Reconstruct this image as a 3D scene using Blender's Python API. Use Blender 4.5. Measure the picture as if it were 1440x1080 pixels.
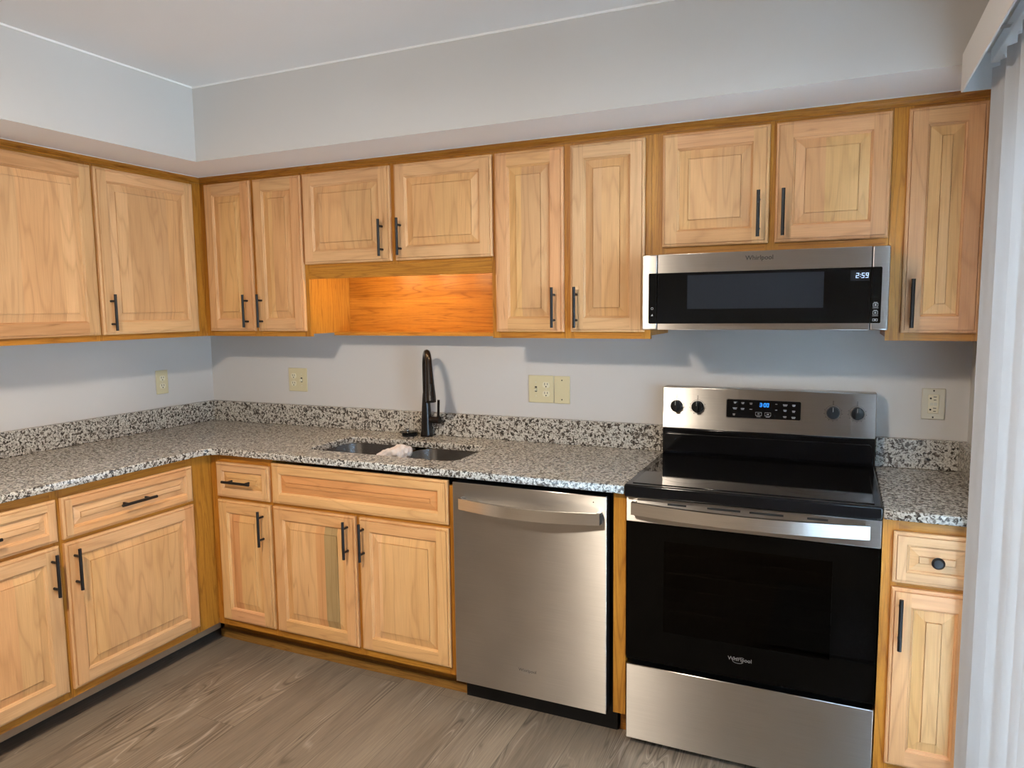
import bpy, bmesh, math, random
from mathutils import Vector, Matrix
C = bpy.context.scene.collection
for o in list(bpy.data.objects): bpy.data.objects.remove(o)
PI = math.pi

# ---------------------------------------------------------------- camera, sky, lights, exposure
CAM = (3.1098, -2.9207, 1.4984); YAW, PITCH, ROLL, FPX = -0.4232, -0.1042, -0.0114, 1017.07
cd = bpy.data.cameras.new('camera'); cam = bpy.data.objects.new('camera', cd); C.objects.link(cam)
cd.sensor_fit = 'HORIZONTAL'; cd.sensor_width = 36.0; cd.lens = FPX / 1440 * 36.0
cd.clip_start = 0.02
fw = Vector((math.sin(YAW) * math.cos(PITCH), math.cos(YAW) * math.cos(PITCH), math.sin(PITCH)))
rt = Vector((math.cos(YAW), -math.sin(YAW), 0)); up = rt.cross(fw)
rt, up = rt * math.cos(ROLL) + up * math.sin(ROLL), up * math.cos(ROLL) - rt * math.sin(ROLL)
M = Matrix((rt, up, -fw)).transposed().to_4x4(); M.translation = Vector(CAM)
cam.matrix_world = M
sc = bpy.context.scene
sc.camera = cam
sc.view_settings.view_transform = 'Standard'; sc.view_settings.look = 'None'
sc.view_settings.exposure = 0.0; sc.view_settings.gamma = 1.0
sc.view_settings.use_curve_mapping = False
w = bpy.data.worlds.new('sky'); sc.world = w; w.use_nodes = True
bgn = w.node_tree.nodes['Background']
# blue sky above a bright sunlit patio: two tones split at the horizon
wt = w.node_tree; wc = wt.nodes.new('ShaderNodeTexCoord'); ws = wt.nodes.new('ShaderNodeSeparateXYZ'); wr = wt.nodes.new('ShaderNodeValToRGB')
wt.links.new(wc.outputs['Generated'], ws.inputs[0]); wt.links.new(ws.outputs[2], wr.inputs[0]); wt.links.new(wr.outputs[0], bgn.inputs['Color'])
wr.color_ramp.elements[0].position = 0.0; wr.color_ramp.elements[0].color = (1.05, 1.36, 1.66, 1)
wr.color_ramp.elements[1].position = 0.06; wr.color_ramp.elements[1].color = (0.38, 0.62, 0.91, 1)
bgn.inputs['Strength'].default_value = 42.0
LAMP_POS = (1.77, -2.64, 2.30); LAMP_W = 28.0; DISC_W = 62.0; LAMP_COL = (1.0, 0.87, 0.71)
NICHE_W = 1.7; NICHE_COL = (1.0, 0.70, 0.36)
pl = bpy.data.lights.new('daylight_portal', 'AREA'); pl.shape = 'RECTANGLE'; pl.size = 1.96; pl.size_y = 1.52
pl.cycles.is_portal = True
po = bpy.data.objects.new('daylight_portal', pl); C.objects.link(po)
po.location = (3.66, -1.58, 1.0); po.rotation_euler = (PI / 2, 0, PI / 2)
ll = bpy.data.lights.new('ceiling_lamp_light', 'POINT'); ll.energy = LAMP_W; ll.color = LAMP_COL; ll.shadow_soft_size = 0.09
lo = bpy.data.objects.new('ceiling_lamp_light', ll); C.objects.link(lo); lo.location = LAMP_POS
ld = bpy.data.lights.new('ceiling_lamp_disc', 'AREA'); ld.shape = 'DISK'; ld.size = 0.28; ld.energy = DISC_W; ld.color = LAMP_COL
lq = bpy.data.objects.new('ceiling_lamp_disc', ld); C.objects.link(lq); lq.location = (LAMP_POS[0], LAMP_POS[1], LAMP_POS[2] + 0.03)

# ---------------------------------------------------------------- measured layout (metres)
CEIL = 2.4425; SOFB = 2.135; SFX, SFY = 0.589, 0.58; XR = 3.535; YF = -8.0
DU = 0.302; ZUB = 1.3816; ZDT, ZDB = 2.0957, 1.4068
DB = 0.612; ZRT, ZRB, ZBT, ZBB, ZBASE = 0.8487, 0.6978, 0.683, 0.1393, 0.1058
ZC0, ZC = 0.885, 0.914; DC = 0.6457; ZBS = 1.019; BST = 0.03; TK = 0.52

# ---------------------------------------------------------------- node helpers
class NT:
    def __init__(s, name):
        s.m = bpy.data.materials.new(name); s.m.use_nodes = True; s.t = s.m.node_tree
        s.b = s.t.nodes['Principled BSDF']; s.out = s.t.nodes['Material Output']
    def n(s, typ, **k):
        nd = s.t.nodes.new(typ)
        for a, v in k.items(): setattr(nd, a, v)
        return nd
    def put(s, sock, v):
        if isinstance(v, bpy.types.NodeSocket): s.t.links.new(v, sock)
        else:
            if sock.type == 'RGBA' and len(v) == 3: v = (*v, 1)
            sock.default_value = v
    def math(s, op, a, b=0.0, c=None):
        nd = s.n('ShaderNodeMath', operation=op); s.put(nd.inputs[0], a); s.put(nd.inputs[1], b)
        if c is not None: s.put(nd.inputs[2], c)
        return nd.outputs[0]
    def vec(s, x, y, z=0.0):
        nd = s.n('ShaderNodeCombineXYZ'); s.put(nd.inputs[0], x); s.put(nd.inputs[1], y); s.put(nd.inputs[2], z); return nd.outputs[0]
    def sep(s, v):
        nd = s.n('ShaderNodeSeparateXYZ'); s.put(nd.inputs[0], v); return nd.outputs
    def noise(s, v, scale=1.0, detail=2.0, dist=0.0, rough=0.5, out=0):
        nd = s.n('ShaderNodeTexNoise'); s.put(nd.inputs['Vector'], v)
        nd.inputs['Scale'].default_value = scale; nd.inputs['Detail'].default_value = detail
        nd.inputs['Distortion'].default_value = dist; nd.inputs['Roughness'].default_value = rough
        return nd.outputs[out]
    def ramp(s, f, stops, interp='LINEAR'):
        nd = s.n('ShaderNodeValToRGB'); s.put(nd.inputs[0], f); cr = nd.color_ramp; cr.interpolation = interp
        while len(cr.elements) < len(stops): cr.elements.new(0.5)
        for e, (p, c) in zip(cr.elements, stops): e.position = p; e.color = (*c, 1)
        return nd.outputs[0]
    def mix(s, f, a, b, mode='MIX'):
        nd = s.n('ShaderNodeMix', data_type='RGBA', blend_type=mode)
        s.put(nd.inputs[0], f); s.put(nd.inputs[6], a); s.put(nd.inputs[7], b); return nd.outputs[2]
    def mr(s, v, a, b, c, d):
        nd = s.n('ShaderNodeMapRange'); s.put(nd.inputs[0], v)
        for i, x in enumerate((a, b, c, d)): nd.inputs[i + 1].default_value = x
        return nd.outputs[0]
    def bump(s, h, strength, dist=0.001):
        nd = s.n('ShaderNodeBump'); nd.inputs['Strength'].default_value = strength; nd.inputs['Distance'].default_value = dist
        s.put(nd.inputs['Height'], h); s.put(s.b.inputs['Normal'], nd.outputs[0])
    def uv(s):
        return s.n('ShaderNodeUVMap', uv_map='grain').outputs[0]
    def obj(s):
        return s.n('ShaderNodeTexCoord').outputs['Object']
    def set(s, **k):
        for a, v in k.items(): s.put(s.b.inputs[a.replace('_', ' ')], v)
        return s.m

def plain(name, col, rough=0.5, metal=0.0, **k):
    t = NT(name); return t.set(Base_Color=col, Roughness=rough, Metallic=metal, **k)

def wood(name, base, vs, lines, nl, fiber, pore, rough):
    t = NT(name); u, v, _ = t.sep(t.uv())
    p = t.vec(t.math('MULTIPLY', u, 1.1), t.math('MULTIPLY', v, vs))
    n1 = t.noise(p, 1.0, 2.0, 0.35)
    r = t.math('PINGPONG', t.math('MULTIPLY', n1, nl), 0.5)
    ln = t.mr(r, 0.0, 0.16, 1.0, 0.0)
    soft = t.mr(r, 0.0, 0.5, 1.0, 0.0)
    n2 = t.noise(t.vec(t.math('MULTIPLY', u, 7.0), t.math('MULTIPLY', v, 260.0)), 1.0, 2.0)
    n3 = t.noise(t.vec(t.math('MULTIPLY', u, 2.2), t.math('MULTIPLY', v, 9.0), 3.0), 1.0, 3.0)
    k = t.math('MULTIPLY', t.math('SUBTRACT', 1.0, t.math('MULTIPLY', ln, lines)), t.math('SUBTRACT', 1.0, t.math('MULTIPLY', soft, lines * 0.45)))
    k = t.math('MULTIPLY', k, t.mr(n2, 0.25, 0.75, 1 - fiber, 1 + fiber * 0.6))
    k = t.math('MULTIPLY', k, t.mr(n3, 0.3, 0.7, 0.88, 1.08))
    if pore > 0:
        n4 = t.noise(t.vec(t.math('MULTIPLY', u, 30.0), t.math('MULTIPLY', v, 700.0), 7.0), 1.0, 1.0)
        k = t.math('MULTIPLY', k, t.mr(n4, 0.56, 0.68, 1.0, 1 - pore))
    if pore == 0:
        n5 = t.noise(t.vec(t.math('MULTIPLY', u, 5.0), t.math('MULTIPLY', v, 48.0), 9.0), 1.0, 3.0, 0.8)
        k = t.math('MULTIPLY', k, t.mr(n5, 0.66, 0.78, 1.0, 0.62))
    tint = t.n('ShaderNodeVertexColor', layer_name='tint').outputs[0]
    c = t.mix(1.0, base, tint, 'MULTIPLY')
    # darker grain also redder: raise colour to the tone
    kc = t.n('ShaderNodeCombineColor')
    t.put(kc.inputs[0], t.math('POWER', k, 0.8)); t.put(kc.inputs[1], k); t.put(kc.inputs[2], t.math('POWER', k, 1.25))
    c = t.mix(1.0, c, kc.outputs[0], 'MULTIPLY')
    t.bump(n2, 0.04)
    return t.set(Base_Color=c, Roughness=rough, Specular_IOR_Level=0.35)

def steel(name, col, rough, aniso=0.75, streak=0.05):
    t = NT(name); u, v, _ = t.sep(t.uv())   # uv: u up, v along the brushing
    n = t.noise(t.vec(t.math('MULTIPLY', u, 900.0), t.math('MULTIPLY', v, 6.0)), 1.0, 2.0)
    n2 = t.noise(t.vec(t.math('MULTIPLY', u, 6.0), t.math('MULTIPLY', v, 5.0), 4.0), 1.0, 3.0)
    k = t.math('MULTIPLY', t.mr(n, 0.3, 0.7, 1 - streak, 1 + streak), t.mr(n2, 0.3, 0.7, 0.96, 1.04))
    kc = t.n('ShaderNodeCombineColor')
    for i in range(3): t.put(kc.inputs[i], k)
    c = t.mix(1.0, col, kc.outputs[0], 'MULTIPLY')
    tg = t.n('ShaderNodeTangent', direction_type='UV_MAP', uv_map='grain')
    t.put(t.b.inputs['Tangent'], tg.outputs[0])
    return t.set(Base_Color=c, Metallic=1.0, Roughness=rough, Anisotropic=aniso)

MAT = {}
MAT['maple'] = wood('maple_wood', (0.71, 0.420, 0.205), 8.0, 0.13, 8.0, 0.11, 0.0, 0.40)
MAT['oak'] = wood('oak_wood', (0.51, 0.215, 0.026), 18.0, 0.30, 10.0, 0.16, 0.25, 0.40)

def granite():
    t = NT('granite'); p = t.obj()
    n1 = t.noise(p, 95.0, 2.0, 0.6, 0.55); n2 = t.noise(p, 150.0, 2.0, 0.3, 0.5); n3 = t.noise(p, 45.0, 2.0)
    vo = t.n('ShaderNodeTexVoronoi'); t.put(vo.inputs['Vector'], p); vo.inputs['Scale'].default_value = 170.0
    base = t.ramp(n2, [(0.34, (0.24, 0.22, 0.20)), (0.44, (0.44, 0.41, 0.36)), (0.60, (0.60, 0.565, 0.50)), (0.75, (0.70, 0.67, 0.61))])
    dk = t.mr(n1, 0.50, 0.555, 0.0, 1.0)
    dcol = t.ramp(vo.outputs['Color'], [(0.2, (0.022, 0.020, 0.018)), (0.6, (0.085, 0.068, 0.055)), (0.95, (0.19, 0.165, 0.14))])
    c = t.mix(dk, base, dcol)
    c = t.mix(t.mr(n3, 0.55, 0.75, 0.0, 0.35), c, (0.42, 0.36, 0.30))
    return t.set(Base_Color=c, Roughness=0.22, Specular_IOR_Level=0.5)
MAT['granite'] = granite()

def floor_mat():
    t = NT('vinyl_plank'); x, y, _ = t.sep(t.obj())
    W, L = 0.191, 1.22
    xs = t.math('DIVIDE', t.math('ADD', x, 10 * 0.191 - 0.015), W); row = t.math('FLOOR', xs); fx = t.math('FRACT', xs)
    wn = t.n('ShaderNodeTexWhiteNoise', noise_dimensions='1D'); t.put(wn.inputs['W'], row)
    ys = t.math('ADD', t.math('DIVIDE', y, L), t.math('MULTIPLY', wn.outputs['Value'], 3.0)); col = t.math('FLOOR', ys); fy = t.math('FRACT', ys)
    wn2 = t.n('ShaderNodeTexWhiteNoise', noise_dimensions='2D'); t.put(wn2.inputs['Vector'], t.vec(row, col))
    r = wn2.outputs['Value']; off = t.math('MULTIPLY', r, 37.0)
    n1 = t.noise(t.vec(t.math('ADD', t.math('MULTIPLY', y, 0.95), off), t.math('MULTIPLY', x, 10.0), off), 1.0, 2.0, 0.5)
    rg = t.math('PINGPONG', t.math('MULTIPLY', n1, 13.0), 0.5)
    n5 = t.noise(t.vec(t.math('MULTIPLY', y, 1.3), t.math('MULTIPLY', x, 7.0), off), 1.0, 2.0)
    msk = t.mr(n5, 0.48, 0.62, 0.05, 1.0)
    dark = t.math('MULTIPLY', t.mr(rg, 0.0, 0.16, 1.0, 0.0), msk)
    lite = t.math('MULTIPLY', t.mr(rg, 0.40, 0.5, 0.0, 1.0), msk)
    n2 = t.noise(t.vec(t.math('MULTIPLY', y, 9.0), t.math('MULTIPLY', x, 240.0), off), 1.0, 3.0)
    n3 = t.noise(t.vec(t.math('MULTIPLY', y, 1.2), t.math('MULTIPLY', x, 6.0), off), 1.0, 3.0)
    c = t.ramp(n3, [(0.3, (0.170, 0.134, 0.098)), (0.7, (0.265, 0.212, 0.156))])
    c = t.mix(t.math('MULTIPLY', dark, 0.75), c, (0.060, 0.043, 0.031))
    c = t.mix(t.math('MULTIPLY', lite, 0.55), c, (0.46, 0.39, 0.32))
    k = t.math('MULTIPLY', t.mr(n2, 0.25, 0.75, 0.80, 1.2), t.mr(r, 0.0, 1.0, 0.86, 1.12))
    seam = t.math('MAXIMUM', t.math('MAXIMUM', t.math('LESS_THAN', fx, 0.008), t.math('GREATER_THAN', fx, 0.992)), t.math('LESS_THAN', fy, 0.0016))
    k = t.math('MULTIPLY', k, t.math('SUBTRACT', 1.0, t.math('MULTIPLY', seam, 0.35)))
    kc = t.n('ShaderNodeCombineColor')
    for i in range(3): t.put(kc.inputs[i], k)
    c = t.mix(1.0, c, kc.outputs[0], 'MULTIPLY')
    t.bump(n2, 0.12)
    return t.set(Base_Color=c, Roughness=0.42, Specular_IOR_Level=0.4)
MAT['floor'] = floor_mat()

def paint(name, col, rough=0.55, b=0.05):
    t = NT(name); p = t.obj()
    n = t.noise(p, 260.0, 2.0); n2 = t.noise(p, 1.6, 2.0)
    t.bump(n, b)
    c = t.mix(t.mr(n2, 0.3, 0.7, 0.0, 1.0), col, tuple(x * 0.97 for x in col))
    return t.set(Base_Color=c, Roughness=rough, Specular_IOR_Level=0.3)
MAT['wall'] = paint('wall_paint', (0.63, 0.605, 0.58))
MAT['ceiling'] = paint('ceiling_paint', (0.90, 0.885, 0.875), 0.8)
MAT['bead'] = plain('white_caulk', (0.93, 0.92, 0.90), 0.5)
MAT['white'] = plain('white_plastic', (0.80, 0.79, 0.78), 0.4)
MAT['steel'] = steel('brushed_stainless', (0.62, 0.595, 0.57), 0.32, 1.0)
MAT['steel_handle'] = steel('brushed_stainless_bar', (0.80, 0.78, 0.75), 0.28, 0.5)
MAT['sink'] = steel('satin_sink_steel', (0.52, 0.50, 0.48), 0.24, 0.4)
MAT['chrome'] = plain('chrome', (0.85, 0.85, 0.85), 0.1, 1.0)
MAT['black_glass'] = plain('black_glass', (0.0015, 0.0013, 0.0011), 0.03, 0.0, Specular_IOR_Level=0.10)
MAT['cook_glass'] = plain('ceramic_glass', (0.006, 0.006, 0.0065), 0.045, 0.0, Specular_IOR_Level=0.55)
MAT['enamel'] = plain('black_enamel', (0.005, 0.005, 0.0055), 0.10, 0.0, Specular_IOR_Level=0.3)
MAT['black_plastic'] = plain('black_plastic', (0.007, 0.007, 0.0075), 0.3, 0.0, Specular_IOR_Level=0.3)
MAT['screen'] = plain('smoked_screen', (0.021, 0.022, 0.025), 0.08, 0.0, Specular_IOR_Level=0.35)
MAT['mw_glass'] = plain('smoked_black_glass', (0.0065, 0.006, 0.0055), 0.03, 0.0, Specular_IOR_Level=0.2)
MAT['vinyl_base'] = plain('brown_vinyl_base', (0.40, 0.25, 0.14), 0.5)
MAT['pull'] = plain('matte_black_metal', (0.012, 0.012, 0.013), 0.38, 0.3)
MAT['bronze'] = plain('dark_bronze', (0.011, 0.008, 0.007), 0.25, 0.25)
MAT['almond'] = plain('almond_plastic', (0.66, 0.58, 0.36), 0.4)
MAT['ivory'] = plain('ivory_plastic', (0.76, 0.70, 0.52), 0.35)
MAT['cream'] = plain('cream_plastic', (0.66, 0.63, 0.52), 0.4)
MAT['slot'] = plain('dark_slot', (0.02, 0.018, 0.015), 0.6)
MAT['ink'] = plain('dark_print', (0.02, 0.02, 0.02), 0.5)
MAT['grey_ink'] = plain('grey_print', (0.45, 0.45, 0.46), 0.5)
MAT['logo_metal'] = plain('logo_metal', (0.55, 0.55, 0.56), 0.3, 0.8)
MAT['dim_print'] = plain('dim_print', (0.10, 0.10, 0.105), 0.4)
MAT['cavity'] = plain('oven_enamel', (0.05, 0.05, 0.055), 0.5)
def emit(name, col, s):
    t = NT(name); return t.set(Base_Color=(0, 0, 0), Emission_Color=col, Emission_Strength=s)
MAT['clock_blue'] = emit('blue_digits', (0.02, 0.26, 1.0), 2.2)
MAT['clock_white'] = emit('white_digits', (0.55, 0.72, 1.0), 1.3)
MAT['bulb'] = emit('warm_diffuser', LAMP_COL, 3.0)
MAT['niche_bulb'] = emit('niche_diffuser', NICHE_COL, 6.0)
def vane_mat():
    t = NT('vinyl_vane'); tr = t.n('ShaderNodeBsdfTranslucent'); tr.inputs[0].default_value = (0.50, 0.50, 0.50, 1)
    mx = t.n('ShaderNodeMixShader'); mx.inputs[0].default_value = 0.23
    t.set(Base_Color=(0.60, 0.59, 0.59), Roughness=0.5)
    t.t.links.new(t.b.outputs[0], mx.inputs[1]); t.t.links.new(tr.outputs[0], mx.inputs[2]); t.t.links.new(mx.outputs[0], t.out.inputs[0])
    return t.m
MAT['vane'] = vane_mat()
def pane(name, clear, col, ior=1.5):
    t = NT(name); tr = t.n('ShaderNodeBsdfTransparent'); tr.inputs[0].default_value = (*clear, 1)
    gl = t.n('ShaderNodeBsdfGlossy'); gl.inputs['Roughness'].default_value = 0.02; gl.inputs['Color'].default_value = (*col, 1)
    fr = t.n('ShaderNodeFresnel'); fr.inputs[0].default_value = ior
    mx = t.n('ShaderNodeMixShader'); t.t.links.new(fr.outputs[0], mx.inputs[0])
    t.t.links.new(tr.outputs[0], mx.inputs[1]); t.t.links.new(gl.outputs[0], mx.inputs[2]); t.t.links.new(mx.outputs[0], t.out.inputs[0])
    return t.m
MAT['pane'] = pane('clear_pane', (0.93, 0.95, 0.95), (1, 1, 1))
MAT['oven_glass'] = pane('smoked_oven_glass', (0.24, 0.23, 0.22), (1, 1, 1), 1.22)
def cloth():
    t = NT('terry_cloth'); p = t.obj(); n = t.noise(p, 420.0, 3.0); t.bump(n, 0.6, 0.002)
    return t.set(Base_Color=t.mix(t.mr(n, 0.3, 0.7, 0, 1), (0.60, 0.52, 0.48), (0.74, 0.66, 0.62)), Roughness=0.95)
MAT['cloth'] = cloth()
def rugm():
    t = NT('rug_pile'); p = t.obj(); n = t.noise(p, 90.0, 3.0); t.bump(n, 1.0, 0.006)
    return t.set(Base_Color=t.mix(t.mr(n, 0.3, 0.7, 0, 1), (0.10, 0.096, 0.09), (0.20, 0.19, 0.18)), Roughness=0.95)
MAT['rug'] = rugm()

# ---------------------------------------------------------------- mesh builder
class MB:
    def __init__(s, seed=0):
        s.v = []; s.f = []; s.uv = []; s.t = []; s.m = []; s.sm = []; s.r = random.Random(seed)
    def face(s, pts, uv=None, tint=(1, 1, 1), m=0, smooth=False):
        i = len(s.v); s.v += [Vector(p) for p in pts]; s.f.append(list(range(i, i + len(pts))))
        s.uv.append(uv or [(p[2], p[0] + p[1]) for p in pts]); s.t.append(tint); s.m.append(m); s.sm.append(smooth)
    def box(s, lo, hi, g='z', tint=None, m=0):
        g = 'xyz'.index(g); tint = tint or (1, 1, 1); off = (s.r.uniform(0, 40), s.r.uniform(0, 40))
        lo, hi = [min(a, b) for a, b in zip(lo, hi)], [max(a, b) for a, b in zip(lo, hi)]
        for ax in range(3):
            a, b = (ax + 1) % 3, (ax + 2) % 3
            for side in (0, 1):
                q = []
                for ca, cb in ((0, 0), (1, 0), (1, 1), (0, 1)):
                    p = [0, 0, 0]; p[ax] = (lo, hi)[side][ax]; p[a] = (lo, hi)[ca][a]; p[b] = (lo, hi)[cb][b]; q.append(tuple(p))
                if side == 0: q.reverse()
                ua = g if g != ax else a
                va = ({0, 1, 2} - {ax, ua}).pop()
                s.face(q, [(p[ua] + off[0], p[va] + off[1] + p[ax]) for p in q], tint, m)
        return s
    def tube(s, pts, rad, n=12, m=0, tint=(1, 1, 1), caps=True):
        pts = [Vector(p) for p in pts]; rad = rad if isinstance(rad, (list, tuple)) else [rad] * len(pts)
        rings = []; prev = None
        for i, p in enumerate(pts):
            d = (pts[min(i + 1, len(pts) - 1)] - pts[max(i - 1, 0)]).normalized()
            if prev is None:
                a = Vector((0, 0, 1)) if abs(d.z) < 0.9 else Vector((1, 0, 0)); prev = d.cross(a).normalized()
            x = (prev - d * prev.dot(d)).normalized(); y = d.cross(x); prev = x
            rings.append([p + (x * math.cos(2 * PI * k / n) + y * math.sin(2 * PI * k / n)) * rad[i] for k in range(n)])
        L = 0
        for i in range(len(pts) - 1):
            d = (pts[i + 1] - pts[i]).length
            for k in range(n):
                k2 = (k + 1) % n
                s.face([rings[i][k], rings[i][k2], rings[i + 1][k2], rings[i + 1][k]], [(L, k / n), (L, (k + 1) / n), (L + d, (k + 1) / n), (L + d, k / n)], tint, m, True)
            L += d
        if caps:
            s.face(list(reversed(rings[0])), None, tint, m); s.face(rings[-1], None, tint, m)
        return s
    def lathe(s, prof, c=(0, 0, 0), n=24, m=0, axis='z', smooth=True):
        def P(r, z, k):
            a = 2 * PI * k / n; x, y = r * math.cos(a), r * math.sin(a)
            q = {'z': (x, y, z), 'y': (x, z, -y), 'x': (z, x, y)}[axis]
            return (c[0] + q[0], c[1] + q[1], c[2] + q[2])
        for (r0, z0), (r1, z1) in zip(prof, prof[1:]):
            for k in range(n):
                q = [P(r0, z0, k), P(r0, z0, k + 1), P(r1, z1, k + 1), P(r1, z1, k)]
                if r0 < 1e-6: q = q[1:]
                elif r1 < 1e-6: q = q[:3]
                s.face(q, None, (1, 1, 1), m, smooth)
        return s
    def prism(s, poly, lo, hi, axis='y', m=0, tint=(1, 1, 1)):
        def P(a, b, h): return {'y': (a, h, b), 'z': (a, b, h), 'x': (h, a, b)}[axis]
        n = len(poly)
        s.face([P(a, b, lo) for a, b in poly], None, tint, m); s.face([P(a, b, hi) for a, b in reversed(poly)], None, tint, m)
        for i in range(n):
            a, b = poly[i], poly[(i + 1) % n]
            s.face([P(*a, hi), P(*b, hi), P(*b, lo), P(*a, lo)], None, tint, m)
        return s
    def build(s, name, mats, parent=None, org=(0, 0, 0), bevel=0.0, seg=2, smooth_angle=None):
        org = Vector(org); me = bpy.data.meshes.new(name)
        me.from_pydata([tuple(v - org) for v in s.v], [], s.f)
        me.uv_layers.new(name='grain'); me.color_attributes.new('tint', 'FLOAT_COLOR', 'CORNER')
        me.uv_layers['grain'].data.foreach_set('uv', [c for uv in s.uv for q in uv for c in q])
        me.color_attributes['tint'].data.foreach_set('color', [c for f, t in zip(s.f, s.t) for _ in f for c in (*t, 1.0)])
        me.polygons.foreach_set('material_index', s.m); me.polygons.foreach_set('use_smooth', s.sm)
        bm = bmesh.new(); bm.from_mesh(me); bmesh.ops.remove_doubles(bm, verts=bm.verts, dist=1e-5)
        bmesh.ops.recalc_face_normals(bm, faces=bm.faces)
        if bevel:
            es = [e for e in bm.edges if len(e.link_faces) == 2 and e.calc_face_angle(0) > 0.6]
            res = bmesh.ops.bevel(bm, geom=es, offset=bevel, segments=seg, profile=0.5, affect='EDGES', clamp_overlap=True)
            for f in res['faces']: f.smooth = True   # rounded edges shade smoothly, the faces between them stay flat
        bm.to_mesh(me); bm.free()
        if any(s.sm): me.polygons.foreach_set('use_smooth', [True] * len(me.polygons)); me.set_sharp_from_angle(angle=math.radians(38))
        for m in (mats if isinstance(mats, (list, tuple)) else [mats]): me.materials.append(MAT[m])
        o = bpy.data.objects.new(name, me); C.objects.link(o)
        if parent: o.parent = parent
        else: o.location = org
        return o

def tag(o, label=None, cat=None, group=None, kind=None):
    if label: o['label'] = label
    if cat: o['category'] = cat
    if group: o['group'] = group
    if kind: o['kind'] = kind
    return o

class Thing:
    """An Empty at the thing's base; parts are given in run coordinates (x along the wall, y negative out of it, z up)."""
    def __init__(s, name, label, cat, org, side='back', group=None):
        s.org = Vector(org); s.e = bpy.data.objects.new(name, None); C.objects.link(s.e); s.e.empty_display_size = 0.1
        if side == 'left': s.e.rotation_euler = (0, 0, PI / 2); s.e.location = (-org[1], org[0], org[2])
        else: s.e.location = org
        tag(s.e, label, cat, group)
    def part(s, name, mb, mats, parent=None, **k):
        return mb.build(name, mats, parent or s.e, s.org, **k)

def text(name, body, size, loc, mat, parent, org, rot=(PI / 2, 0, 0), extrude=0.0003, align='CENTER', shear=0.0, bold=0.0, space=1.0):
    cu = bpy.data.curves.new(name, 'FONT'); cu.body = body; cu.size = size; cu.align_x = align; cu.align_y = 'CENTER'
    cu.extrude = extrude; cu.shear = shear; cu.offset = bold; cu.space_character = space; cu.resolution_u = 3
    cu.materials.append(MAT[mat])
    tmp = bpy.data.objects.new(name + '_tmp', cu); C.objects.link(tmp)
    dg = bpy.context.evaluated_depsgraph_get()
    me = bpy.data.meshes.new_from_object(tmp.evaluated_get(dg)); bpy.data.objects.remove(tmp)
    o = bpy.data.objects.new(name, me); C.objects.link(o); o.parent = parent
    o.location = Vector(loc) - Vector(org); o.rotation_euler = rot
    return o

# ---------------------------------------------------------------- room shell
SLABEL = {'floor': 'grey-brown wood-look vinyl plank floor', 'ceiling': 'flat white painted ceiling', 'wall_back': 'light grey wall behind sink and range', 'wall_left': 'light grey side wall with the lone outlet',
          'wall_front': 'light grey wall facing the kitchen', 'wall_right': 'light grey wall holding the sliding door', 'wall_added_hall': 'light grey wall of an added hall out of view', 'trim_1': 'L-shaped grey soffit boxed above the wall cabinets',
          'trim_2': 'thin white bead between ceiling and soffit', 'trim_3': 'dark oak moulding along the top of the wall cabinets', 'trim_4': 'thin white caulk line above the oak moulding', 'door_1': 'white sliding glass door behind the vertical blind'}
def struct(name, mb, mat, **k): return tag(mb.build(name, mat, **k), SLABEL[name], name.split('_')[0], kind='structure')
DY0, DY1, DZ1 = -0.80, -2.36, 2.0     # sliding door opening in the window wall
struct('floor', MB().box((-2.7, YF - 0.1, -0.06), (XR + 0.12, 0.1, 0.0)), 'floor')
struct('ceiling', MB().box((-2.7, YF - 0.1, CEIL), (XR + 0.12, 0.1, CEIL + 0.08)), 'ceiling')
struct('wall_back', MB().box((-0.1, 0.0, 0), (XR + 0.12, 0.1, CEIL)), 'wall')
struct('wall_left', MB().box((-0.1, -3.2, 0), (0.0, 0.0, CEIL)), 'wall')
b = MB(); b.box((-2.7, YF - 0.1, 0), (-2.6, -3.1, CEIL)); b.box((-2.6, -3.2, 0), (-0.1, -3.1, CEIL)); struct('wall_added_hall', b, 'wall')  # unseen hall added to darken the steel reflections and cut ambient light
struct('wall_front', MB().box((-2.7, YF - 0.1, 0), (XR + 0.12, YF, CEIL)), 'wall')
b = MB(); b.box((XR, DY0, 0), (XR + 0.12, 0, CEIL)); b.box((XR, YF, 0), (XR + 0.12, DY1, CEIL)); b.box((XR, DY1, DZ1), (XR + 0.12, DY0, CEIL))
struct('wall_right', b, 'wall')
b = MB(); b.box((0.0005, -3.2, SOFB), (SFX, -0.0005, CEIL - 0.0005)); b.box((SFX, -SFY, SOFB), (XR - 0.0005, -0.0005, CEIL - 0.0005))
b.m = [1 if all(abs(b.v[i].z - SOFB) < 1e-6 for i in f) else 0 for f in b.f]   # underside lightened with ceiling white to stand in for light from below
struct('trim_1', b, ['wall', 'ceiling'])
b = MB(); b.box((SFX, -3.2, CEIL - 0.007), (SFX + 0.005, -SFY, CEIL - 0.0006)); b.box((SFX, -SFY - 0.005, CEIL - 0.007), (XR, -SFY, CEIL - 0.0006))
struct('trim_2', b, 'bead')
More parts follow.
